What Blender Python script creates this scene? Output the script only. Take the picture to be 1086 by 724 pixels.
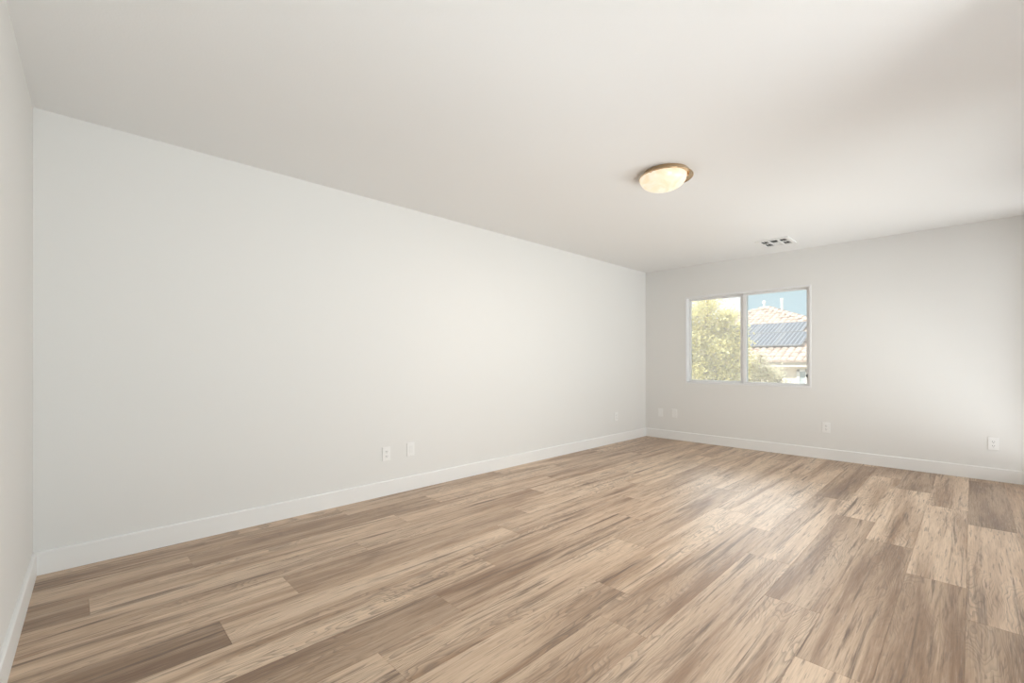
import bpy, bmesh, math, random
import numpy as np
from mathutils import Vector, Matrix

for o in list(bpy.data.objects):
    bpy.data.objects.remove(o)
SC = bpy.context.scene
COL = SC.collection
random.seed(7)
R = math.radians

# ------------------------------------------------------------------ camera, sky, sun, daylight, added fill lamps, exposure
CAM = Vector((3.4253, 0.1327, 1.1188))
YAW = R(45.531)
FPX, Y0, IW, IH = 478.96, 382.74, 1086, 724
H, L, W = 2.44, 6.305, 3.95          # room height, length (+Y), width (+X)
cd = bpy.data.cameras.new('camera')
cd.sensor_width = 36.0
cd.lens = 36.0 * FPX / IW
cd.shift_y = (Y0 - IH / 2) / IW
cd.clip_start = 0.02
cam = bpy.data.objects.new('camera', cd)
cam.location = CAM
cam.rotation_euler = (R(90), 0, YAW)
COL.objects.link(cam)
SC.camera = cam

SC.view_settings.view_transform = 'Standard'
SC.view_settings.look = 'None'
SC.view_settings.gamma = 1.0
SC.view_settings.use_curve_mapping = False
SC.view_settings.exposure = 0.10

wd = bpy.data.worlds.new('sky')
SC.world = wd
wd.use_nodes = True
wt = wd.node_tree
bg = wt.nodes['Background']
bg.inputs[1].default_value = 1.0


def build_sky():
    """clear pale blue sky with one bright cloud bank towards the left of the window"""
    def nd(kind, **k):
        n = wt.nodes.new(kind)
        for a, v in k.items():
            setattr(n, a, v)
        return n
    tc = nd('ShaderNodeTexCoord')
    sp = nd('ShaderNodeSeparateXYZ')
    wt.links.new(tc.outputs['Generated'], sp.inputs[0])
    dv = nd('ShaderNodeMath', operation='DIVIDE')
    wt.links.new(sp.outputs[0], dv.inputs[0])
    wt.links.new(sp.outputs[1], dv.inputs[1])
    ns = nd('ShaderNodeTexNoise')
    ns.inputs['Scale'].default_value = 22.0
    ns.inputs['Detail'].default_value = 4.0
    wt.links.new(tc.outputs['Generated'], ns.inputs['Vector'])
    md = nd('ShaderNodeMath', operation='MULTIPLY_ADD')
    wt.links.new(ns.outputs[0], md.inputs[0])
    md.inputs[1].default_value = 0.05
    wt.links.new(dv.outputs[0], md.inputs[2])
    mr = nd('ShaderNodeMapRange', interpolation_type='SMOOTHSTEP')
    wt.links.new(md.outputs[0], mr.inputs['Value'])
    mr.inputs['From Min'].default_value = -0.310
    mr.inputs['From Max'].default_value = -0.290
    mr.inputs['To Min'].default_value = 1.0
    mr.inputs['To Max'].default_value = 0.0
    mx = nd('ShaderNodeMix', data_type='RGBA')
    wt.links.new(mr.outputs[0], mx.inputs[0])
    mx.inputs[6].default_value = (0.56, 0.76, 0.86, 1)
    mx.inputs[7].default_value = (1.22, 1.23, 1.26, 1)
    wt.links.new(mx.outputs[2], bg.inputs[0])


build_sky()


def light(name, kind, energy, color, loc, direction, size=None, size_y=None, angle=None):
    ld = bpy.data.lights.new(name, kind)
    ld.energy = energy
    ld.color = color
    if size:
        ld.shape = 'RECTANGLE'
        ld.size, ld.size_y = size, size_y
    if angle:
        ld.angle = angle
    o = bpy.data.objects.new(name, ld)
    o.location = loc
    o.rotation_euler = Vector(direction).to_track_quat('-Z', 'Y').to_euler()
    COL.objects.link(o)
    return o


light('sun', 'SUN', 7.0, (1.0, 0.95, 0.86), (-5, -10, 20), (0.35, 0.75, -0.85), angle=R(0.6))
# bright open sky beyond the visible window, above its sight line, and fill lamps, level and upward, added at the two made-up side windows
light('daylight_above_window', 'AREA', 540, (0.95, 0.975, 1.0), (-0.7, 14.5, 5.3), (0.24, -0.93, -0.40), 6.5, 2.6)
light('side_fill_near', 'AREA', 19, (0.97, 0.98, 0.985), (W + 0.32, 1.60, 1.30), (-1, -0.8, -0.05), 2.5, 1.9)
light('side_fill_far', 'AREA', 26, (0.97, 0.98, 0.985), (W + 0.30, 4.75, 1.30), (-1, -0.25, -0.05), 2.6, 1.9)
light('upward_fill_near', 'AREA', 84, (0.95, 0.975, 1.0), (W + 0.60, 1.45, 0.45), (-0.55, -0.25, 1.2), 2.7, 1.6)  # upward fill lamp, added to lift the ceiling
light('upward_fill_far', 'AREA', 84, (0.95, 0.975, 1.0), (W + 0.60, 4.75, 0.45), (-0.55, 0, 1.2), 2.6, 1.6)

# ------------------------------------------------------------------ helpers
FV = Vector((-math.sin(YAW), math.cos(YAW), 0))
RV = Vector((math.cos(YAW), math.sin(YAW), 0))


def ray(px, py):
    return FV + RV * ((px - IW / 2) / FPX) + Vector((0, 0, (Y0 - py) / FPX))


def at(px, py, y):
    d = ray(px, py)
    return CAM + d * ((y - CAM.y) / d.y)


def link(o, parent=None):
    COL.objects.link(o)
    if parent:
        o.parent = parent
    return o


def tag(o, label, cat, group=None):
    o['label'] = label
    o['category'] = cat
    if group:
        o['group'] = group
    return o


def empty(name, loc, rotz=0.0):
    o = bpy.data.objects.new(name, None)
    o.empty_display_size = 0.1
    o.location = loc
    o.rotation_euler = (0, 0, rotz)
    return link(o)


def obj(name, bm, mat, parent=None, smooth=False, label=None, bevel=0.0, seg=2):
    bmesh.ops.recalc_face_normals(bm, faces=bm.faces[:])
    me = bpy.data.meshes.new(name)
    bm.to_mesh(me)
    bm.free()
    if smooth:
        me.shade_smooth()
    me.materials.append(mat)
    o = link(bpy.data.objects.new(name, me), parent)
    if label:
        o['label'] = label
    if bevel:
        m = o.modifiers.new('bevel', 'BEVEL')
        m.width, m.segments, m.limit_method = bevel, seg, 'ANGLE'
    return o


def struct(name, bm, mat, **k):
    o = obj(name, bm, mat, **k)
    if not o.parent:
        o['kind'] = 'structure'
    return o


def box(bm, a, b):
    a, b = Vector(a), Vector(b)
    vs = [bm.verts.new((x, y, z)) for x in (a.x, b.x) for y in (a.y, b.y) for z in (a.z, b.z)]
    for f in ((0, 1, 3, 2), (4, 6, 7, 5), (0, 4, 5, 1), (2, 3, 7, 6), (0, 2, 6, 4), (1, 5, 7, 3)):
        bm.faces.new([vs[i] for i in f])
    return vs


def boxes(*pairs):
    bm = bmesh.new()
    for a, b in pairs:
        box(bm, a, b)
    return bm


def prism(bm, pts, depth, mapf):
    """extrude a 2-D outline by depth; mapf(u, v, w) gives the point"""
    n = len(pts)
    a = [bm.verts.new(mapf(u, v, 0)) for u, v in pts]
    b = [bm.verts.new(mapf(u, v, depth)) for u, v in pts]
    bm.faces.new(a)
    bm.faces.new(b[::-1])
    for i in range(n):
        j = (i + 1) % n
        bm.faces.new((a[i], a[j], b[j], b[i]))


def lathe(bm, prof, n=64, centre=(0, 0, 0)):
    c = Vector(centre)
    rings = []
    for r, z in prof:
        if r < 1e-6:
            rings.append([bm.verts.new(c + Vector((0, 0, z)))])
        else:
            rings.append([bm.verts.new(c + Vector((r * math.cos(2 * math.pi * i / n), r * math.sin(2 * math.pi * i / n), z))) for i in range(n)])
    for p, q in zip(rings, rings[1:]):
        for i in range(n):
            j = (i + 1) % n
            f = [p[i % len(p)], p[j % len(p)], q[j % len(q)], q[i % len(q)]]
            f = list(dict.fromkeys(f))
            if len(f) > 2:
                bm.faces.new(f)


def tube(bm, pts, radii, n=8, cap=True):
    pts = [Vector(p) for p in pts]
    rings = []
    for i, p in enumerate(pts):
        d = (pts[min(i + 1, len(pts) - 1)] - pts[max(i - 1, 0)]).normalized()
        u = d.cross(Vector((0.31, 0.83, 0.2)))
        if u.length < 1e-3:
            u = d.cross(Vector((1, 0, 0)))
        u.normalize()
        v = d.cross(u)
        r = radii[i] if isinstance(radii, (list, tuple)) else radii
        rings.append([bm.verts.new(p + (u * math.cos(2 * math.pi * k / n) + v * math.sin(2 * math.pi * k / n)) * r) for k in range(n)])
    for p, q in zip(rings, rings[1:]):
        for k in range(n):
            bm.faces.new((p[k], p[(k + 1) % n], q[(k + 1) % n], q[k]))
    if cap:
        bm.faces.new(rings[0])
        bm.faces.new(rings[-1][::-1])


# ------------------------------------------------------------------ materials
def mat(name, color=(0.8, 0.8, 0.8), rough=0.5, metal=0.0, spec=0.5):
    m = bpy.data.materials.new(name)
    m.use_nodes = True
    b = m.node_tree.nodes['Principled BSDF']
    b.inputs['Base Color'].default_value = (*color, 1)
    b.inputs['Roughness'].default_value = rough
    b.inputs['Metallic'].default_value = metal
    b.inputs['Specular IOR Level'].default_value = spec
    return m


class N:
    """tiny node-graph helper"""
    def __init__(s, m):
        s.t = m.node_tree
        s.b = s.t.nodes.get('Principled BSDF')

    def new(s, kind, **k):
        n = s.t.nodes.new(kind)
        for a, v in k.items():
            setattr(n, a, v)
        return n

    def put(s, sock, v):
        if isinstance(v, bpy.types.NodeSocket):
            s.t.links.new(v, sock)
        else:
            sock.default_value = v

    def coord(s, which='Object'):
        return s.new('ShaderNodeTexCoord').outputs[which]

    def mapping(s, vec, scale=(1, 1, 1), loc=(0, 0, 0)):
        n = s.new('ShaderNodeMapping')
        s.put(n.inputs[0], vec)
        s.put(n.inputs['Location'], loc)
        n.inputs['Scale'].default_value = scale
        return n.outputs[0]

    def noise(s, vec, scale, detail=4, rough=0.55, dist=0.0):
        n = s.new('ShaderNodeTexNoise')
        s.put(n.inputs['Vector'], vec)
        for k, v in (('Scale', scale), ('Detail', detail), ('Roughness', rough), ('Distortion', dist)):
            n.inputs[k].default_value = v
        return n.outputs[0]

    def ramp(s, fac, stops):
        n = s.new('ShaderNodeValToRGB')
        e = n.color_ramp.elements
        while len(e) < len(stops):
            e.new(0.5)
        for el, (p, c) in zip(e, stops):
            el.position = p
            el.color = (*c, 1) if len(c) == 3 else c
        s.put(n.inputs[0], fac)
        return n.outputs[0]

    def math(s, op, a, b=0.0, clamp=False):
        n = s.new('ShaderNodeMath', operation=op, use_clamp=clamp)
        s.put(n.inputs[0], a)
        s.put(n.inputs[1], b)
        return n.outputs[0]

    def mix(s, fac, a, b, mode='MIX'):
        n = s.new('ShaderNodeMix', data_type='RGBA', blend_type=mode)
        s.put(n.inputs[0], fac)
        s.put(n.inputs[6], a)
        s.put(n.inputs[7], b)
        return n.outputs[2]

    def bump(s, height, strength=0.2, dist=0.002):
        n = s.new('ShaderNodeBump')
        n.inputs['Strength'].default_value = strength
        n.inputs['Distance'].default_value = dist
        s.put(n.inputs['Height'], height)
        s.put(s.b.inputs['Normal'], n.outputs[0])


def painted(name, color, scale=160, strength=0.12):
    """painted drywall with a light orange-peel texture"""
    m = mat(name, color, 0.85, spec=0.25)
    g = N(m)
    co = g.coord()
    g.bump(g.noise(co, scale, 3, 0.5), strength, 0.003)
    return m


M_WALL = painted('wall_paint', (0.795, 0.786, 0.764))
M_CEIL = painted('ceiling_paint', (0.835, 0.832, 0.822), 120)
M_TRIM = mat('trim_paint', (0.86, 0.855, 0.84), 0.42)
M_VINYL = mat('window_vinyl', (0.82, 0.82, 0.82), 0.35)
M_PLATE = mat('plate_plastic', (0.87, 0.865, 0.85), 0.35)
M_SLOT = mat('slot_dark', (0.05, 0.05, 0.05), 0.6)
M_SCREW = mat('screw_painted', (0.83, 0.825, 0.81), 0.3)
M_DARK = mat('duct_shade_dark', (0.035, 0.033, 0.03), 0.8)
M_REG = mat('register_enamel', (0.80, 0.795, 0.78), 0.4)
M_BRONZE = mat('brushed_bronze', (0.58, 0.42, 0.26), 0.22, metal=1.0)

# luxury-vinyl plank floor: tint and grain differ from plank to plank
M_FLOOR = mat('plank_floor', (0.5, 0.4, 0.3), 0.46, spec=0.5)


def build_floor_material():
    g = N(M_FLOOR)
    pos = g.coord()
    att = g.new('ShaderNodeAttribute', attribute_name='plank')      # r = tint, g/b = random offsets
    sep = g.new('ShaderNodeSeparateColor')
    g.put(sep.inputs[0], att.outputs['Color'])
    tint, ra, rb = sep.outputs[0], sep.outputs[1], sep.outputs[2]
    comb = g.new('ShaderNodeCombineXYZ')
    g.put(comb.inputs[0], g.math('MULTIPLY', ra, 37.0))
    g.put(comb.inputs[1], g.math('MULTIPLY', rb, 53.0))
    add = g.new('ShaderNodeVectorMath', operation='ADD')
    g.put(add.inputs[0], pos)
    g.put(add.inputs[1], comb.outputs[0])
    v = add.outputs[0]
    broad = g.noise(g.mapping(v, (8.5, 0.55, 1)), 1.0, 3, 0.55, 0.5)
    streak = g.noise(g.mapping(v, (26, 1.1, 1)), 1.0, 5, 0.62, 0.7)
    fibre = g.noise(g.mapping(v, (190, 6, 1)), 1.0, 4, 0.6, 0.2)
    # cathedral figure: stretched distorted rings
    wv = g.new('ShaderNodeTexWave', wave_type='RINGS', rings_direction='SPHERICAL', wave_profile='SAW')
    fr = g.new('ShaderNodeVectorMath', operation='ADD')
    warp = g.noise(g.mapping(v, (5, 0.9, 1)), 1.0, 3, 0.5)
    cw = g.new('ShaderNodeCombineXYZ')
    g.put(cw.inputs[0], g.math('MULTIPLY', g.math('SUBTRACT', warp, 0.5), 0.55))
    g.put(fr.inputs[0], g.mapping(pos, (1.0, 0.085, 1)))
    g.put(fr.inputs[1], cw.outputs[0])
    g.put(wv.inputs['Vector'], fr.outputs[0])
    for k, x in (('Scale', 20.0), ('Distortion', 5.0), ('Detail', 3.0), ('Detail Scale', 1.6), ('Detail Roughness', 0.55)):
        wv.inputs[k].default_value = x
    fig = wv.outputs['Fac']
    figmask = g.ramp(g.noise(g.mapping(v, (3.5, 0.9, 1)), 1.0, 2, 0.5), [(0.44, (0, 0, 0)), (0.62, (1, 1, 1))])
    base = g.ramp(tint, [(0.0, (0.20, 0.115, 0.060)), (0.35, (0.42, 0.280, 0.176)),
                         (0.65, (0.62, 0.448, 0.308)), (1.0, (0.76, 0.575, 0.41))])
    c = g.mix(g.ramp(broad, [(0.33, (1, 1, 1)), (0.55, (0, 0, 0))]), base,
              g.mix(1.0, base, (0.50, 0.40, 0.31, 1), 'MULTIPLY'))
    c = g.mix(g.ramp(broad, [(0.52, (0, 0, 0)), (0.74, (0.38, 0.38, 0.38))]), c, (0.74, 0.59, 0.44, 1))
    c = g.mix(g.ramp(streak, [(0.32, (0.95, 0.95, 0.95)), (0.45, (0, 0, 0))]), c, (0.125, 0.066, 0.032, 1))
    fleck = g.noise(g.mapping(v, (62, 2.6, 1)), 1.0, 5, 0.65, 0.9)
    patch = g.ramp(g.noise(g.mapping(v, (6, 0.7, 1)), 1.0, 2, 0.5), [(0.40, (0.25, 0.25, 0.25)), (0.62, (1, 1, 1))])
    c = g.mix(g.math('MULTIPLY', patch, g.ramp(fleck, [(0.27, (0.45, 0.45, 0.45)), (0.45, (0, 0, 0))])), c, (0.13, 0.072, 0.040, 1))
    c = g.mix(g.ramp(fleck, [(0.55, (0, 0, 0)), (0.72, (0.22, 0.22, 0.22))]), c, (0.80, 0.66, 0.52, 1))
    c = g.mix(g.math('MULTIPLY', g.math('MULTIPLY', figmask, g.ramp(fig, [(0.50, (0, 0, 0)), (0.95, (1, 1, 1))])), 0.55), c, (0.16, 0.105, 0.07, 1))
    pore = g.noise(g.mapping(v, (115, 5.5, 1)), 1.0, 3, 0.55, 0.4)
    c = g.mix(g.ramp(pore, [(0.34, (0.62, 0.62, 0.62)), (0.42, (0, 0, 0))]), c, (0.17, 0.105, 0.065, 1))
    c = g.mix(g.ramp(pore, [(0.60, (0, 0, 0)), (0.70, (0.12, 0.12, 0.12))]), c, (0.86, 0.73, 0.58, 1))
    c = g.mix(g.ramp(fibre, [(0.36, (0.40, 0.40, 0.40)), (0.56, (0, 0, 0))]), c, g.mix(1.0, c, (0.62, 0.56, 0.50, 1), 'MULTIPLY'))
    c = g.mix(g.ramp(fibre, [(0.60, (0, 0, 0)), (0.75, (0.30, 0.30, 0.30))]), c, (0.78, 0.65, 0.52, 1))
    g.put(g.b.inputs['Base Color'], c)
    g.put(g.b.inputs['Roughness'], g.ramp(fibre, [(0.3, (0.54, 0.54, 0.54)), (0.7, (0.43, 0.43, 0.43))]))
    g.bump(fibre, 0.10, 0.001)
    g.b.inputs['Coat Weight'].default_value = 0.6
    g.b.inputs['Coat Roughness'].default_value = 0.46


build_floor_material()


def glass_material(name, haze, tintcol=(0.97, 0.985, 0.98)):
    m = bpy.data.materials.new(name)
    m.use_nodes = True
    g = N(m)
    g.t.nodes.remove(g.b)
    out = g.t.nodes['Material Output']
    tr = g.new('ShaderNodeBsdfTransparent')
    tr.inputs[0].default_value = (*tintcol, 1)
    gl = g.new('ShaderNodeBsdfGlossy')
    gl.inputs['Roughness'].default_value = 0.02
    fres = g.new('ShaderNodeFresnel')
    fres.inputs[0].default_value = 1.35
    m1 = g.new('ShaderNodeMixShader')
    g.put(m1.inputs[0], fres.outputs[0])
    g.put(m1.inputs[1], tr.outputs[0])
    g.put(m1.inputs[2], gl.outputs[0])
    df = g.new('ShaderNodeBsdfDiffuse')
    df.inputs[0].default_value = (0.9, 0.9, 0.88, 1)
    tl = g.new('ShaderNodeBsdfTranslucent')
    tl.inputs[0].default_value = (0.9, 0.9, 0.88, 1)
    m2 = g.new('ShaderNodeMixShader')
    m2.inputs[0].default_value = 0.6
    g.put(m2.inputs[1], df.outputs[0])
    g.put(m2.inputs[2], tl.outputs[0])
    m3 = g.new('ShaderNodeMixShader')
    m3.inputs[0].default_value = haze  # mixes in a whitish haze that washes out the view behind
    g.put(m3.inputs[1], m1.outputs[0])
    g.put(m3.inputs[2], m2.outputs[0])
    g.put(out.inputs[0], m3.outputs[0])
    return m


M_GLASS = glass_material('window_glass', 0.16)
M_SCREEN = glass_material('insect_screen', 0.16)

# ------------------------------------------------------------------ room shell
T = 0.16                 # wall thickness
SL = -0.0319             # the short wall by the camera is not quite square to the long one
WX0, WX1, WZ0, WZ1 = 0.610, 2.112, 0.806, 2.012      # visible window opening
SIDE = ((0.10, 2.65), (3.45, 6.08))                  # two unseen windows added in the right-hand wall to let in fill light
SZ0, SZ1 = 0.36, 2.22

struct('ceiling', boxes(((-T, -0.5, H), (W + T, L + T, H + 0.18))), M_CEIL)
struct('wall_left', boxes(((-T, -0.5, -0.02), (0, L + T, H))), M_WALL)
struct('wall_back', boxes(((0, L, -0.02), (WX0, L + T, H)), ((WX1, L, -0.02), (W, L + T, H)),
                          ((WX0, L, -0.02), (WX1, L + T, WZ0)), ((WX0, L, WZ1), (WX1, L + T, H))), M_WALL)
struct('wall_right', boxes(((W, -0.5, -0.02), (W + T, SIDE[0][0], H)), ((W, SIDE[0][1], -0.02), (W + T, SIDE[1][0], H)),
                           ((W, SIDE[1][1], -0.02), (W + T, L + T, H)),
                           *[((W, a, -0.02), (W + T, b, SZ0)) for a, b in SIDE], *[((W, a, SZ1), (W + T, b, H)) for a, b in SIDE]), M_WALL)
bm = bmesh.new()
prism(bm, [(0, 0), (W, SL * W), (W, -0.5), (0, -0.5)], H + 0.02, lambda u, v, w: (u, v, w - 0.02))
struct('wall_front', bm, M_WALL)


def base_profile(t=0.0145, h=0.121):
    return [(0, 0.0), (t, 0.0), (t, h - 0.006), (t * 0.72, h - 0.0015), (t * 0.45, h), (0, h)]


bm = bmesh.new()
prism(bm, base_profile(), L - 0.0145, lambda u, v, w: (u, w, v))
struct('baseboard_left', bm, M_TRIM)
bm = bmesh.new()
prism(bm, base_profile(), W, lambda u, v, w: (w, L - u, v))
struct('baseboard_back', bm, M_TRIM)
bm = bmesh.new()
prism(bm, base_profile(), W, lambda u, v, w: (w, SL * w + u, v))
struct('baseboard_front', bm, M_TRIM)
bm = bmesh.new()
prism(bm, base_profile(), L, lambda u, v, w: (W - u, w - 0.02, v))
struct('baseboard_right', bm, M_TRIM)

# ---- floor: planks run along the long wall; joints and tones read off the photograph
PW, PL, PX0 = 0.2255, 1.62, 0.0235
JOINT = {0: 1.58, 1: 0.62, 2: 0.20, 3: 1.40, 4: 0.925, 5: 0.595, 6: 1.80, 7: 1.39, 8: 2.60, 9: 2.05,
         10: 1.80, 11: 2.96, 12: 2.51, 13: 2.10, 14: 3.29, 15: 2.91, 16: 1.2, 17: 2.2, -1: 0.9}
TONE = {(2, 0): 0.18, (1, 1): 0.30, (0, 1): 0.45, (0, 0): 0.62, (1, 0): 0.50, (2, 1): 0.72, (2, 2): 0.62, (3, 0): 0.72,
        (3, 1): 0.55, (4, 0): 0.85, (4, 1): 0.30, (4, 2): 0.62, (5, 0): 0.12, (5, 1): 0.78, (5, 2): 0.50,
        (6, 0): 0.5, (6, 1): 0.86, (6, 2): 0.48, (6, 3): 0.60, (6, 4): 0.62, (7, 0): 0.18, (7, 1): 0.40, (7, 2): 0.62, (7, 3): 0.66,
        (8, 0): 0.60, (8, 1): 0.66, (8, 2): 0.40, (8, 3): 0.66, (9, 0): 0.6, (9, 1): 0.60, (9, 2): 0.76, (9, 3): 0.68,
        (10, 0): 0.7, (10, 1): 0.62, (10, 2): 0.56, (10, 3): 0.80, (10, 4): 0.62, (11, 0): 0.6, (11, 1): 0.55, (11, 2): 0.80, (11, 3): 0.26,
        (12, 0): 0.7, (12, 1): 0.56, (12, 2): 0.42, (12, 3): 0.86, (12, 4): 0.42, (13, 0): 0.6, (13, 1): 0.78, (13, 2): 0.44, (13, 3): 0.88,
        (13, 4): 0.14, (14, 1): 0.5, (14, 2): 0.38, (14, 3): 0.90, (14, 4): 0.70, (15, 0): 0.5, (15, 1): 0.22, (15, 2): 0.84, (15, 3): 0.10}


def build_floor():
    bm = bmesh.new()
    lay = bm.loops.layers.float_color.new('plank')
    rnd = random.Random(21)
    zb = -0.0012
    e = 0.0007

    def quad(pts, col):
        f = bm.faces.new([bm.verts.new(p) for p in pts])
        for lp in f.loops:
            lp[lay] = col
    for row in range(-1, 18):
        x0 = max(0.0, PX0 + PW * row)
        x1 = min(W, PX0 + PW * (row + 1))
        if x1 - x0 < 0.002:
            continue
        j = JOINT[row] % PL
        n = 0
        y0 = -0.4
        ys = []
        while y0 < L:
            y1 = min(L, j + PL * n)
            if y1 - y0 > 0.01:
                ys.append((n, y0, y1))
            y0 = max(y0, y1)
            n += 1
        for n, a, b in ys:
            tone = 0.14 + 0.86 * TONE.get((row, n), rnd.uniform(0.35, 0.85))
            col = (tone, rnd.random(), rnd.random(), 1)
            p = [(x0, a), (x1, a), (x1, b), (x0, b)]
            q = [(x0 + e, a + e), (x1 - e, a + e), (x1 - e, b - e), (x0 + e, b - e)]
            quad([(u, v, 0) for u, v in q], col)
            for i in range(4):
                k = (i + 1) % 4
                quad([(*p[i], zb), (*p[k], zb), (*q[k], 0), (*q[i], 0)], col)
    # slab under the planks
    bx = box(bm, (0, -0.4, -0.06), (W, L, -0.02))
    o = obj('floor', bm, M_FLOOR)
    o['kind'] = 'structure'


build_floor()


# ------------------------------------------------------------------ window
def rect_frame(bm, x0, x1, z0, z1, w, ya, yb, wz=None):
    wz = wz or w
    for a, b in (((x0, ya, z0), (x0 + w, yb, z1)), ((x1 - w, ya, z0), (x1, yb, z1)),
                 ((x0 + w, ya, z0), (x1 - w, yb, z0 + wz)), ((x0 + w, ya, z1 - wz), (x1 - w, yb, z1))):
        box(bm, a, b)


def build_window():
    w = empty('window_1', (WX0, L, WZ0))
    w['kind'] = 'structure'
    X0, XO, Z1 = 0.0, WX1 - WX0, WZ1 - WZ0
    X1 = XO - 0.018                                      # the jamb on the latch side is wider
    xm = 1.374 - WX0
    bm = bmesh.new()
    rect_frame(bm, X0, XO, 0, Z1, 0.018, -0.004, 0.115, 0.024)
    box(bm, (X1 - 0.018, 0.012, 0.024), (XO - 0.018, 0.115, Z1 - 0.024))
    rect_frame(bm, X0 + 0.018, X1 - 0.018, 0.024, Z1 - 0.024, 0.008, 0.078, 0.115, 0.010)
    obj('window_frame', bm, M_VINYL, w, bevel=0.002)
    bm = bmesh.new()                                     # fixed pane on the left, deeper in the frame
    rect_frame(bm, X0 + 0.026, xm + 0.022, 0.034, Z1 - 0.034, 0.016, 0.082, 0.104, 0.018)
    box(bm, (xm - 0.064, 0.078, 0.052), (xm + 0.006, 0.100, Z1 - 0.052))
    sl = obj('fixed_sash', bm, M_VINYL, w, bevel=0.0015)
    obj('pane', boxes(((X0 + 0.040, 0.090, 0.050), (xm - 0.060, 0.094, Z1 - 0.050))), M_GLASS, sl)
    bm = bmesh.new()                                     # sliding sash on the right, nearer the room
    rect_frame(bm, xm - 0.022, X1 - 0.016, 0.024, Z1 - 0.024, 0.022, 0.046, 0.074, 0.022)
    box(bm, (xm, 0.046, 0.046), (xm + 0.020, 0.074, Z1 - 0.046))
    sr = obj('sliding_sash', bm, M_VINYL, w, bevel=0.002)
    obj('pane', boxes(((xm + 0.016, 0.058, 0.042), (X1 - 0.036, 0.062, Z1 - 0.042))), M_GLASS, sr)
    bm = bmesh.new()
    box(bm, (X1 - 0.034, 0.034, 0.115), (X1 - 0.022, 0.047, 0.160))
    box(bm, (X1 - 0.040, 0.026, 0.128), (X1 - 0.026, 0.036, 0.148))
    obj('latch', bm, mat('latch_black', (0.05, 0.05, 0.05), 0.4), sr, label='small dark window latch')
    bm = bmesh.new()
    rect_frame(bm, X0 + 0.022, xm + 0.010, 0.030, Z1 - 0.030, 0.012, 0.116, 0.126)
    sc = obj('screen_frame', bm, M_VINYL, w)
    bm = bmesh.new()
    bm.faces.new([bm.verts.new(p) for p in ((X0 + 0.030, 0.121, 0.038), (xm, 0.121, 0.038), (xm, 0.121, Z1 - 0.038), (X0 + 0.030, 0.121, Z1 - 0.038))])
    obj('screen_mesh', bm, M_SCREEN, sc)


build_window()


def build_added_window(name, y0, y1, mg):  # unseen window, added as an opening for the fill lamps
    w = empty(name, (W, y0, SZ0))
    w['kind'] = 'structure'
    Y1, Z1 = y1 - y0, SZ1 - SZ0
    bm = bmesh.new()
    for a, b in (((0.05, 0, 0), (0.12, 0.05, Z1)), ((0.05, Y1 - 0.05, 0), (0.12, Y1, Z1)), ((0.05, 0.05, 0), (0.12, Y1 - 0.05, 0.05)),
                 ((0.05, 0.05, Z1 - 0.05), (0.12, Y1 - 0.05, Z1)), ((0.06, Y1 / 2 - 0.03, 0.05), (0.11, Y1 / 2 + 0.03, Z1 - 0.05))):
        box(bm, a, b)
    obj('window_frame', bm, M_VINYL, w)
    for a, b in ((0.05, Y1 / 2 - 0.03), (Y1 / 2 + 0.03, Y1 - 0.05)):
        obj('pane', boxes(((0.083, a, 0.05), (0.087, b, Z1 - 0.05))), mg, w)


M_SIDE_GLASS = glass_material('side_glass', 0.02)
build_added_window('added_window_near', *SIDE[0], M_SIDE_GLASS)
build_added_window('added_window_far', *SIDE[1], M_SIDE_GLASS)


# ------------------------------------------------------------------ ceiling light
def emissive(name, base, emit, strength, rough=0.15):
    m = mat(name, base, rough)
    b = m.node_tree.nodes['Principled BSDF']
    b.inputs['Emission Color'].default_value = (*emit, 1)
    b.inputs['Emission Strength'].default_value = strength
    return m


def build_ceiling_light():
    t = empty('ceiling_light', (1.922, 3.118, H))
    tag(t, 'flush mount ceiling light with bronze pan and glowing alabaster glass bowl', 'ceiling light')
    bm = bmesh.new()
    lathe(bm, [(0, 0), (0.150, 0), (0.155, -0.005), (0.160, -0.016), (0.170, -0.026), (0.180, -0.034), (0.182, -0.038), (0.180, -0.041), (0.175, -0.041), (0.162, -0.034), (0.150, -0.030), (0, -0.030)])
    obj('pan', bm, M_BRONZE, t, smooth=True)
    OFF = RV * -0.021                                    # the bowl hangs a little off centre
    bm = bmesh.new()
    prof = [(0.158, -0.0305)]
    for i in range(0, 15):
        a = i / 14 * math.pi / 2
        prof.append((0.158 * math.cos(a) ** 0.75 if i < 14 else 0.0, -0.036 - 0.086 * math.sin(a)))
    lathe(bm, prof, 64, OFF)
    mg = emissive('alabaster_glass', (0.55, 0.50, 0.43), (1.0, 0.84, 0.58), 0.58, 0.10)
    g = N(mg)
    n = g.noise(g.coord(), 9, 4, 0.6, 1.2)
    g.put(g.b.inputs['Emission Color'], g.ramp(n, [(0.35, (1.0, 0.72, 0.40)), (0.6, (1.0, 0.90, 0.70))]))
    obj('glass_bowl', bm, mg, t, smooth=True)
    for k in range(3):
        bm = bmesh.new()
        a = 2 * math.pi * k / 3 + 0.5
        c = (OFF.x + 0.163 * math.cos(a), OFF.y + 0.163 * math.sin(a), -0.038)
        lathe(bm, [(0, 0.012), (0.006, 0.010), (0.008, 0.0), (0.006, -0.008), (0, -0.010)], 12, c)
        obj('thumb_screw', bm, M_BRONZE, t, smooth=True)
    ld = bpy.data.lights.new('bulb_glow', 'AREA')
    ld.shape = 'DISK'
    ld.size = 0.20
    ld.energy = 17
    ld.color = (1.0, 0.95, 0.88)
    lo = bpy.data.objects.new('bulb_glow', ld)
    lo.location = (OFF.x, OFF.y, -0.128)
    link(lo, t)


build_ceiling_light()


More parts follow.
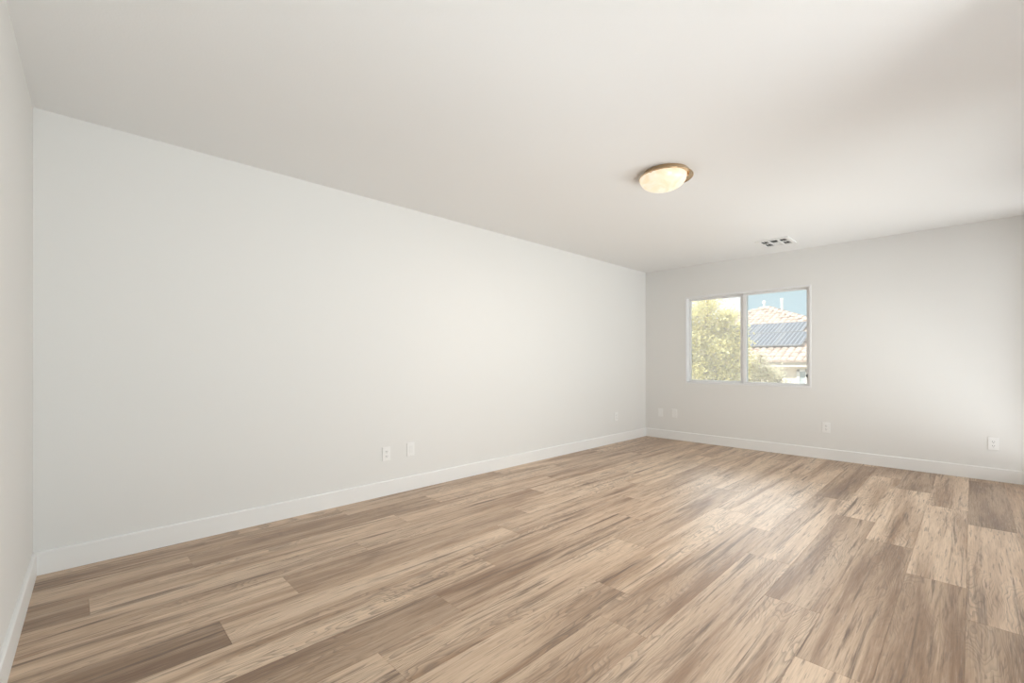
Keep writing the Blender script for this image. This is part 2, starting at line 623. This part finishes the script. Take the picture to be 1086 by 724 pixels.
# ------------------------------------------------------------------ ceiling register
def build_register():
    x0, x1, y0, y1 = 1.742, 2.062, 5.560, 5.905
    t = empty('ceiling_vent', ((x0 + x1) / 2, (y0 + y1) / 2, H))
    tag(t, 'white three-way air vent register on the ceiling above the window', 'air vent')
    hx, hy = (x1 - x0) / 2, (y1 - y0) / 2
    bw = 0.036
    zt, zb = -0.003, -0.012
    bar = 0.020
    cw = (2 * hx - 2 * bw - 2 * bar) / 3
    xs = [-hx + bw + i * (cw + bar) for i in range(3)]
    ch = (2 * hy - 2 * bw - bar) / 2
    ys = [-hy + bw + i * (ch + bar) for i in range(2)]
    bm = bmesh.new()
    rect = [(-hx, -hy, hx, -hy + bw), (-hx, hy - bw, hx, hy), (-hx, -hy + bw, -hx + bw, hy - bw), (hx - bw, -hy + bw, hx, hy - bw)]
    for i in (0, 1):
        rect.append((xs[i] + cw, -hy + bw, xs[i] + cw + bar, hy - bw))
    for i in range(3):
        rect.append((xs[i], ys[0] + ch, xs[i] + cw, ys[1]))
    for a, b, c, d in rect:
        box(bm, (a, b, zb), (c, d, 0.0))
    obj('face_frame', bm, M_REG, t, bevel=0.002)
    obj('duct_shade_sheet', boxes(((-hx + bw * 0.7, -hy + bw * 0.7, -0.0016), (hx - bw * 0.7, hy - bw * 0.7, -0.0002))), M_DARK, t, label='black sheet for the shaded duct behind the slats')  # flat dark sheet painted for the shade inside the duct
    for i in range(3):
        for j in range(2):
            for k in range(2):
                bm = bmesh.new()
                if i == 1:
                    yy = ys[j] + ch * (0.30 + 0.42 * k)
                    s = 1 if j else -1
                    prism(bm, [(0, 0), (0.0015, 0), (0.0015 + 0.012 * s, -0.009), (0.012 * s, -0.009)], cw, lambda u, v, w, yy=yy, i=i: (xs[i] + w, yy + u, v - 0.0018))
                else:
                    xx = xs[i] + cw * (0.30 + 0.42 * k)
                    s = 1
                    q = 0.012 if i else 0.006
                    prism(bm, [(0, 0), (0.0015, 0), (0.0015 + q * s, -0.009), (q * s, -0.009)], ch, lambda u, v, w, xx=xx, j=j: (xx + u, ys[j] + w, v - 0.0018))
                obj('louvre', bm, M_REG, t)


build_register()


# ------------------------------------------------------------------ wall plates
def plate_mesh(w=0.072, h=0.116, d=0.008):
    bm = bmesh.new()
    prism(bm, [(-w / 2, -h / 2), (w / 2, -h / 2), (w / 2, h / 2), (-w / 2, h / 2)], d, lambda u, v, ww: (u, -ww, v))
    return bm


def round_rect(w, h, r, n=5):
    pts = []
    for cx, cy, a0 in ((w / 2 - r, h / 2 - r, 0), (-w / 2 + r, h / 2 - r, 90), (-w / 2 + r, -h / 2 + r, 180), (w / 2 - r, -h / 2 + r, 270)):
        for i in range(n + 1):
            a = R(a0 + 90 * i / n)
            pts.append((cx + r * math.cos(a), cy + r * math.sin(a)))
    return pts


def disc(c, r, d0, d1, n=14):
    bm = bmesh.new()
    prism(bm, [(r * math.cos(2 * math.pi * i / n), r * math.sin(2 * math.pi * i / n)) for i in range(n)], d1 - d0, lambda u, v, w: (c[0] + u, -(d0 + w), c[1] + v))
    return bm


def make_outlet():
    t = empty('wall_outlet', (0, 0, 0))
    obj('cover_plate', plate_mesh(), M_PLATE, t, bevel=0.002)
    for s in (-1, 1):
        bm = bmesh.new()
        prism(bm, round_rect(0.034, 0.029, 0.012), 0.0035, lambda u, v, w, s=s: (u, -0.0075 - w, v + s * 0.0195))
        rc = obj('receptacle', bm, M_PLATE, t)
        for dx, hh in ((-0.0065, 0.010), (0.0065, 0.008)):
            obj('slot', boxes(((dx - 0.0013, -0.0114, s * 0.0195 + 0.003 - hh / 2), (dx + 0.0013, -0.0106, s * 0.0195 + 0.003 + hh / 2))), M_SLOT, rc)
        obj('ground_hole', disc((0, s * 0.0195 - 0.0085), 0.0026, 0.0106, 0.0114), M_SLOT, rc)
    obj('screw', disc((0, 0), 0.0035, 0.0075, 0.0092), M_SCREW, t)
    return t


def make_rocker():
    t = empty('wall_plate', (0, 0, 0))
    obj('cover_plate', plate_mesh(), M_PLATE, t, bevel=0.002)
    bm = bmesh.new()
    prism(bm, round_rect(0.033, 0.067, 0.003), 0.003, lambda u, v, w: (u, -0.0075 - w, v))
    obj('insert', bm, M_SCREW, t)
    for s in (-1, 1):
        obj('screw', disc((0, s * 0.0485), 0.003, 0.0075, 0.0090), M_SCREW, t)
    return t


def make_blank():
    t = empty('blank_plate', (0, 0, 0))
    obj('cover_plate', plate_mesh(), M_PLATE, t, bevel=0.002)
    for s in (-1, 1):
        obj('screw', disc((0, s * 0.030), 0.003, 0.0075, 0.0090), M_SCREW, t)
    return t


def dup(root):
    r = root.copy()
    COL.objects.link(r)
    for ch in list(root.children):
        c = ch.copy()
        COL.objects.link(c)
        c.parent = r
        for gch in list(ch.children):
            d = gch.copy()
            COL.objects.link(d)
            d.parent = c
    return r


out0 = make_outlet()
places = [
    ((0, 2.023, 0.345), R(90), 'white duplex outlet low on the long left wall, beside the plain insert plate'),
    ((0, 5.494, 0.358), R(90), 'white duplex outlet on the long left wall next to the far corner'),
    ((2.260, L, 0.360), 0, 'white duplex outlet below the right end of the window on the back wall'),
    ((3.566, L, 0.345), 0, 'white duplex outlet at the right-hand end of the back wall, far from the window'),
]
for i, (loc, rz, lab) in enumerate(places):
    o = out0 if i == 0 else dup(out0)
    o.location = loc
    o.rotation_euler = (0, 0, rz)
    tag(o, lab, 'wall outlet', 'electrical outlets along the walls')
rk = make_rocker()
rk.location = (0, 2.256, 0.352)
rk.rotation_euler = (0, 0, R(90))
tag(rk, 'white wall plate with plain rectangular insert on the long left wall', 'wall plate')
bl = make_blank()
for i, (x, z, lab) in enumerate(((0.240, 0.368, 'blank white wall plate on the back wall nearest the far left corner'),
                                 (0.452, 0.374, 'blank white wall plate on the back wall, second from the far left corner'))):
    o = bl if i == 0 else dup(bl)
    o.location = (x, L, z)
    tag(o, lab, 'wall plate', 'blank plates near the far corner')

# ------------------------------------------------------------------ outside: ground, neighbouring house, trees
M_GROUND = mat('desert_ground', (0.42, 0.35, 0.27), 0.9)
struct('ground', boxes(((-40, L + T + 0.02, -3.4), (30, 60, -3.2))), M_GROUND)

AP = Vector((-4.66, 28.1, 4.03))     # apex of the neighbour's hip roof
SLOPE = 0.387
HALF = 7.6
EY, EZ = AP.y - HALF, AP.z - SLOPE * HALF


def front(x, s, up=0.0):
    """point on the front roof face: x along the eave, s up the slope from the eave (horizontal run)"""
    n = Vector((0, -SLOPE, 1)).normalized()
    return Vector((x, EY + s, EZ + SLOPE * s)) + n * up


def hit_front(px, py):
    d = ray(px, py)
    # plane: z = EZ + SLOPE*(y-EY)
    t = (EZ + SLOPE * (CAM.y - EY) - CAM.z) / (d.z - SLOPE * d.y)
    p = CAM + d * t
    return p.x, p.y - EY


def tile_material():
    m = mat('clay_roof_tile', (0.62, 0.46, 0.38), 0.8)
    g = N(m)
    n = g.noise(g.mapping(g.coord(), (3.2, 2.2, 2.2)), 1.0, 2, 0.6)
    g.put(g.b.inputs['Base Color'], g.ramp(n, [(0.3, (0.42, 0.31, 0.26)), (0.5, (0.56, 0.45, 0.39)), (0.7, (0.68, 0.58, 0.51))]))
    return m


def build_house():
    h = empty('neighbour_house', (AP.x, AP.y, -3.2))
    tag(h, 'cream stucco house with pale tiled hip roof and solar panels outside the window', 'house')
    loc = Vector(h.location)

    def hobj(name, bm, m, parent=h, **k):
        bmesh.ops.translate(bm, verts=bm.verts[:], vec=-loc)
        return obj(name, bm, m, parent, **k)
    st = mat('stucco', (0.80, 0.73, 0.63), 0.9)
    g = N(st)
    g.bump(g.noise(g.coord(), 30, 3), 0.3, 0.02)
    hobj('walls', boxes(((AP.x - 7.4, EY + 0.4, -3.2), (AP.x + 7.4, AP.y + 7.4, EZ + 0.05))), st)
    white = mat('fascia_paint', (0.74, 0.68, 0.60), 0.6)
    bm = bmesh.new()
    e = HALF
    c = AP
    for a, b in (((c.x - e, c.y - e, EZ - 0.20), (c.x + e, c.y - e + 0.05, EZ + 0.0)), ((c.x - e, c.y + e - 0.05, EZ - 0.20), (c.x + e, c.y + e, EZ)),
                 ((c.x - e, c.y - e + 0.05, EZ - 0.20), (c.x - e + 0.05, c.y + e - 0.05, EZ)), ((c.x + e - 0.05, c.y - e + 0.05, EZ - 0.20), (c.x + e, c.y + e - 0.05, EZ))):
        box(bm, a, b)
    box(bm, (c.x - e + 0.05, c.y - e + 0.05, EZ - 0.14), (c.x + e - 0.05, c.y + e - 0.05, EZ - 0.11))
    hobj('fascia', bm, white)
    # roof deck
    bm = bmesh.new()
    v = [bm.verts.new(p) for p in ((c.x - e, c.y - e, EZ), (c.x + e, c.y - e, EZ), (c.x + e, c.y + e, EZ), (c.x - e, c.y + e, EZ), (c.x, c.y, c.z))]
    for i in range(4):
        bm.faces.new((v[i], v[(i + 1) % 4], v[4]))
    bm.faces.new(v[:4])
    # barrel tiles on the face towards us
    tw, tl = 0.27, 0.40
    rows = int(HALF / tl)
    nc = int(2 * HALF / tw)
    for r in range(rows):
        s0, s1 = r * tl - (0.10 if r == 0 else 0.06), (r + 1) * tl
        for k in range(nc):
            x = c.x - HALF + (k + 0.5) * tw
            if abs(x - c.x) > HALF - max(s1, 0) + 0.1:
                continue
            prev = None
            for i in range(7):
                a = math.pi * i / 6
                xx = x - tw * 0.5 * math.cos(a)
                hh = 0.085 * math.sin(a)
                lo = bm.verts.new(front(xx, s0, 0.045 + hh))
                hi = bm.verts.new(front(xx, s1, 0.012 + hh * 0.9))
                lb = bm.verts.new(front(xx, s0, 0.0 + hh * 0.55))
                if prev:
                    bm.faces.new((prev[0], lo, hi, prev[1]))
                    bm.faces.new((prev[2], lb, lo, prev[0]))
                prev = (lo, hi, lb)
    # hip ridge caps
    for sx, sy in ((1, -1), (-1, -1), (1, 1), (-1, 1)):
        n = 26
        for i in range(n):
            a, b = i / n, (i + 1.15) / n
            pa = Vector((c.x + sx * e * (1 - a), c.y + sy * e * (1 - a), EZ + SLOPE * e * a + 0.11))
            pb = Vector((c.x + sx * e * (1 - min(b, 1)), c.y + sy * e * (1 - min(b, 1)), EZ + SLOPE * e * min(b, 1) + 0.06))
            tube(bm, [pa, pb], [0.125, 0.10], 8)
    hobj('roof', bm, tile_material())
    # solar panels, two rows
    cell = mat('solar_cells', (0.10, 0.13, 0.21), 0.5)
    g = N(cell)
    sx_ = g.new('ShaderNodeSeparateXYZ')
    g.put(sx_.inputs[0], g.coord('Object'))
    fr = g.math('FRACT', g.math('DIVIDE', sx_.outputs[0], 0.17))
    g.put(g.b.inputs['Base Color'], g.mix(g.math('GREATER_THAN', fr, 0.70), (0.085, 0.10, 0.14, 1), (0.30, 0.32, 0.36, 1)))
    alu = mat('panel_frame', (0.24, 0.25, 0.28), 0.45, metal=0.0)
    s_top = hit_front(825, 343.6)[1] - 0.47
    s_mid = hit_front(825, 353.4)[1] - 0.47
    s_bot = hit_front(825, 366.6)[1] - 0.47
    xr = hit_front(851, 356)[0]
    pw = 1.02
    for sa, sb in ((s_mid + 0.03, s_top), (s_bot, s_mid - 0.03)):
        for k in range(7):
            x1 = xr - k * pw + (0.35 if sb < s_mid else 0)
            x0 = x1 - pw + 0.015
            bm = bmesh.new()
            for q in (((x0, sa), (x1, sa + 0.04)), ((x0, sb - 0.04), (x1, sb)), ((x0, sa), (x0 + 0.03, sb)), ((x1 - 0.03, sa), (x1, sb))):
                (ax, as_), (bx_, bs) = q
                lo = [bm.verts.new(front(x, s, 0.16)) for x, s in ((ax, as_), (bx_, as_), (bx_, bs), (ax, bs))]
                hi = [bm.verts.new(front(x, s, 0.215)) for x, s in ((ax, as_), (bx_, as_), (bx_, bs), (ax, bs))]
                bm.faces.new(lo[::-1])
                bm.faces.new(hi)
                for i in range(4):
                    bm.faces.new((lo[i], lo[(i + 1) % 4], hi[(i + 1) % 4], hi[i]))
            pf = hobj('solar_panel', bm, alu)
            bm = bmesh.new()
            lo = [bm.verts.new(front(x, s, 0.165)) for x, s in ((x0 + 0.025, sa + 0.03), (x1 - 0.025, sa + 0.03), (x1 - 0.025, sb - 0.03), (x0 + 0.025, sb - 0.03))]
            hi = [bm.verts.new(front(x, s, 0.208)) for x, s in ((x0 + 0.025, sa + 0.03), (x1 - 0.025, sa + 0.03), (x1 - 0.025, sb - 0.03), (x0 + 0.025, sb - 0.03))]
            bm.faces.new(lo[::-1])
            bm.faces.new(hi)
            for i in range(4):
                bm.faces.new((lo[i], lo[(i + 1) % 4], hi[(i + 1) % 4], hi[i]))
            hobj('cell_sheet', bm, cell, pf)
    # vent pipes by the apex
    pm = mat('vent_pipe_white', (0.82, 0.82, 0.80), 0.5)
    for px, py0, py1, cap in ((810.3, 328.5, 319.0, True), (829.2, 330, 316.5, False)):
        x, s = hit_front(px, py0)
        b = front(x, s, -0.05)
        zt = at(px, py1, b.y).z
        bm = bmesh.new()
        pr = 0.045 if cap else 0.065
        lathe(bm, [(0, 0), (pr, 0), (pr, zt - b.z), (0, zt - b.z)], 14, b)
        if cap:
            lathe(bm, [(0.046, zt - b.z - 0.16), (0.085, zt - b.z - 0.14), (0.085, zt - b.z - 0.03), (0.05, zt - b.z + 0.02), (0, zt - b.z + 0.03)], 14, b)
        else:
            lathe(bm, [(0.066, zt - b.z - 0.10), (0.085, zt - b.z - 0.09), (0.085, zt - b.z + 0.01), (0, zt - b.z + 0.02)], 14, b)
        hobj('vent_pipe', bm, pm)
    # upstairs window under the eave
    wy = EY + 0.4
    p0, p1 = at(845.5, 391.5, wy), at(866, 414, wy)
    bm = bmesh.new()
    x0, x1, z1, z0 = p0.x, p1.x, p0.z, p1.z
    for a, b in (((x0, wy - 0.05, z0), (x0 + 0.09, wy, z1)), ((x1 - 0.09, wy - 0.05, z0), (x1, wy, z1)), ((x0, wy - 0.05, z1 - 0.09), (x1, wy, z1)),
                 ((x0, wy - 0.05, z0), (x1, wy, z0 + 0.09)), (((x0 + x1) / 2 - 0.04, wy - 0.05, z0), ((x0 + x1) / 2 + 0.04, wy, z1))):
        box(bm, a, b)
    wf = hobj('house_window', bm, mat('house_window_frame', (0.82, 0.82, 0.80), 0.5))
    hobj('pane', boxes(((x0 + 0.06, wy - 0.02, z0 + 0.06), (x1 - 0.06, wy - 0.005, z1 - 0.06))), mat('house_window_glass', (0.42, 0.48, 0.50), 0.08), wf)


build_house()


def leaf_material(name, cols, rough=0.6):
    m = mat(name, cols[1], rough)
    g = N(m)
    n = g.noise(g.coord(), 3.5, 4, 0.7)
    g.put(g.b.inputs['Base Color'], g.ramp(n, [(0.35, cols[0]), (0.5, cols[1]), (0.65, cols[2])]))
    tl = g.new('ShaderNodeBsdfTranslucent')
    tl.inputs[0].default_value = (*cols[2], 1)
    mx = g.new('ShaderNodeMixShader')
    mx.inputs[0].default_value = 0.35
    out = g.t.nodes['Material Output']
    g.put(mx.inputs[1], g.b.outputs[0])
    g.put(mx.inputs[2], tl.outputs[0])
    g.put(out.inputs[0], mx.outputs[0])
    return m


def build_tree(name, base, blobs, nleaf, size, lm, bark, label, cat, seed, branches=True):
    rnd = random.Random(seed)
    t = empty(name, base)
    tag(t, label, cat)
    b = Vector(base)
    bm = bmesh.new()
    cen = sum((Vector(c) for c, r in blobs), Vector()) / len(blobs)
    fork = b.lerp(cen, 0.45)
    tube(bm, [Vector((0, 0, 0)), (fork - b) * 0.5 + Vector((0.08, 0.05, 0)), fork - b], [0.17, 0.14, 0.11], 9)
    for c, r in blobs:
        c = Vector(c)
        mid = fork.lerp(c, 0.55) + Vector((rnd.uniform(-.15, .15), rnd.uniform(-.15, .15), 0.05))
        tube(bm, [fork - b, mid - b, c - b], [0.085, 0.055, 0.03], 7)
        for k in range(7):
            d = Vector((rnd.gauss(0, 1), rnd.gauss(0, 1), rnd.gauss(0.4, 0.8))).normalized()
            q = c + d * r * rnd.uniform(0.75, 1.08)
            tube(bm, [c - b, c.lerp(q, 0.5) - b + Vector((0, 0, 0.06)), q - b], [0.028, 0.018, 0.006], 5)
    obj('trunk', bm, bark, t, smooth=True)
    bm = bmesh.new()
    tot = sum(r ** 2 for c, r in blobs)
    for c, r in blobs:
        c = Vector(c)
        n = int(nleaf * r ** 2 / tot)
        cl = [c + Vector((rnd.gauss(0, 1), rnd.gauss(0, 1), rnd.gauss(0, 1))).normalized() * r * rnd.uniform(0.3, 1.0) for _ in range(max(6, n // 45))]
        for i in range(n):
            p = rnd.choice(cl) + Vector((rnd.gauss(0, 1), rnd.gauss(0, 1), rnd.gauss(0, 1))) * 0.13 * (0.6 + r * 0.5)
            d = Vector((rnd.gauss(0, 1), rnd.gauss(0, 1), rnd.gauss(0, .8))).normalized()
            u = d.cross(Vector((rnd.random(), rnd.random(), rnd.random() + .1))).normalized()
            s = size * rnd.uniform(0.6, 1.3)
            p -= b
            q = [p, p + d * s * 0.5 + u * s * 0.24, p + d * s, p + d * s * 0.5 - u * s * 0.24]
            bm.faces.new([bm.verts.new(x) for x in q])
    obj('foliage', bm, lm, t)


def blob(px, py, y, rpx):
    p = at(px, py, y)
    z = (p - CAM).dot(FV)
    return (p, rpx / FPX * z)


LM1 = leaf_material('leaves_yellow_green', [(0.34, 0.30, 0.07), (0.68, 0.60, 0.22), (0.90, 0.84, 0.52)])
LM2 = leaf_material('leaves_pale_olive', [(0.60, 0.57, 0.40), (0.76, 0.72, 0.54), (0.87, 0.83, 0.67)])
BARK = mat('bark_pale', (0.45, 0.38, 0.30), 0.9)
ty = 12.5
blobs = [blob(748, 338, ty, 20), blob(768, 352, ty + 0.3, 17), blob(738, 366, ty - 0.3, 22), blob(762, 378, ty, 22), blob(782, 366, ty + 0.4, 13),
         blob(745, 398, ty - 0.2, 22), blob(775, 402, ty + 0.2, 20), blob(722, 345, ty, 16), blob(718, 385, ty, 20), blob(784, 384, ty + .5, 13), blob(750, 325, ty + .2, 11), blob(772, 337, ty + .3, 10), blob(782, 352, ty + .4, 9)]
pb = at(755, 400, ty)
build_tree('yard_tree', (pb.x, pb.y, -3.2), blobs, 16000, 0.10, LM1, BARK, 'yellow-green leafy tree filling the left pane of the window', 'tree', 3)
ty = 14.5
blobs = [blob(800, 388, ty, 13), blob(813, 396, ty + .2, 13), blob(797, 404, ty, 14), blob(826, 406, ty + .4, 11), blob(806, 380, ty, 7)]
pb = at(808, 400, ty)
build_tree('garden_shrub', (pb.x, pb.y, -3.2), blobs, 4200, 0.075, LM2, BARK, 'pale olive shrub top at the lower left of the right pane', 'shrub', 9)
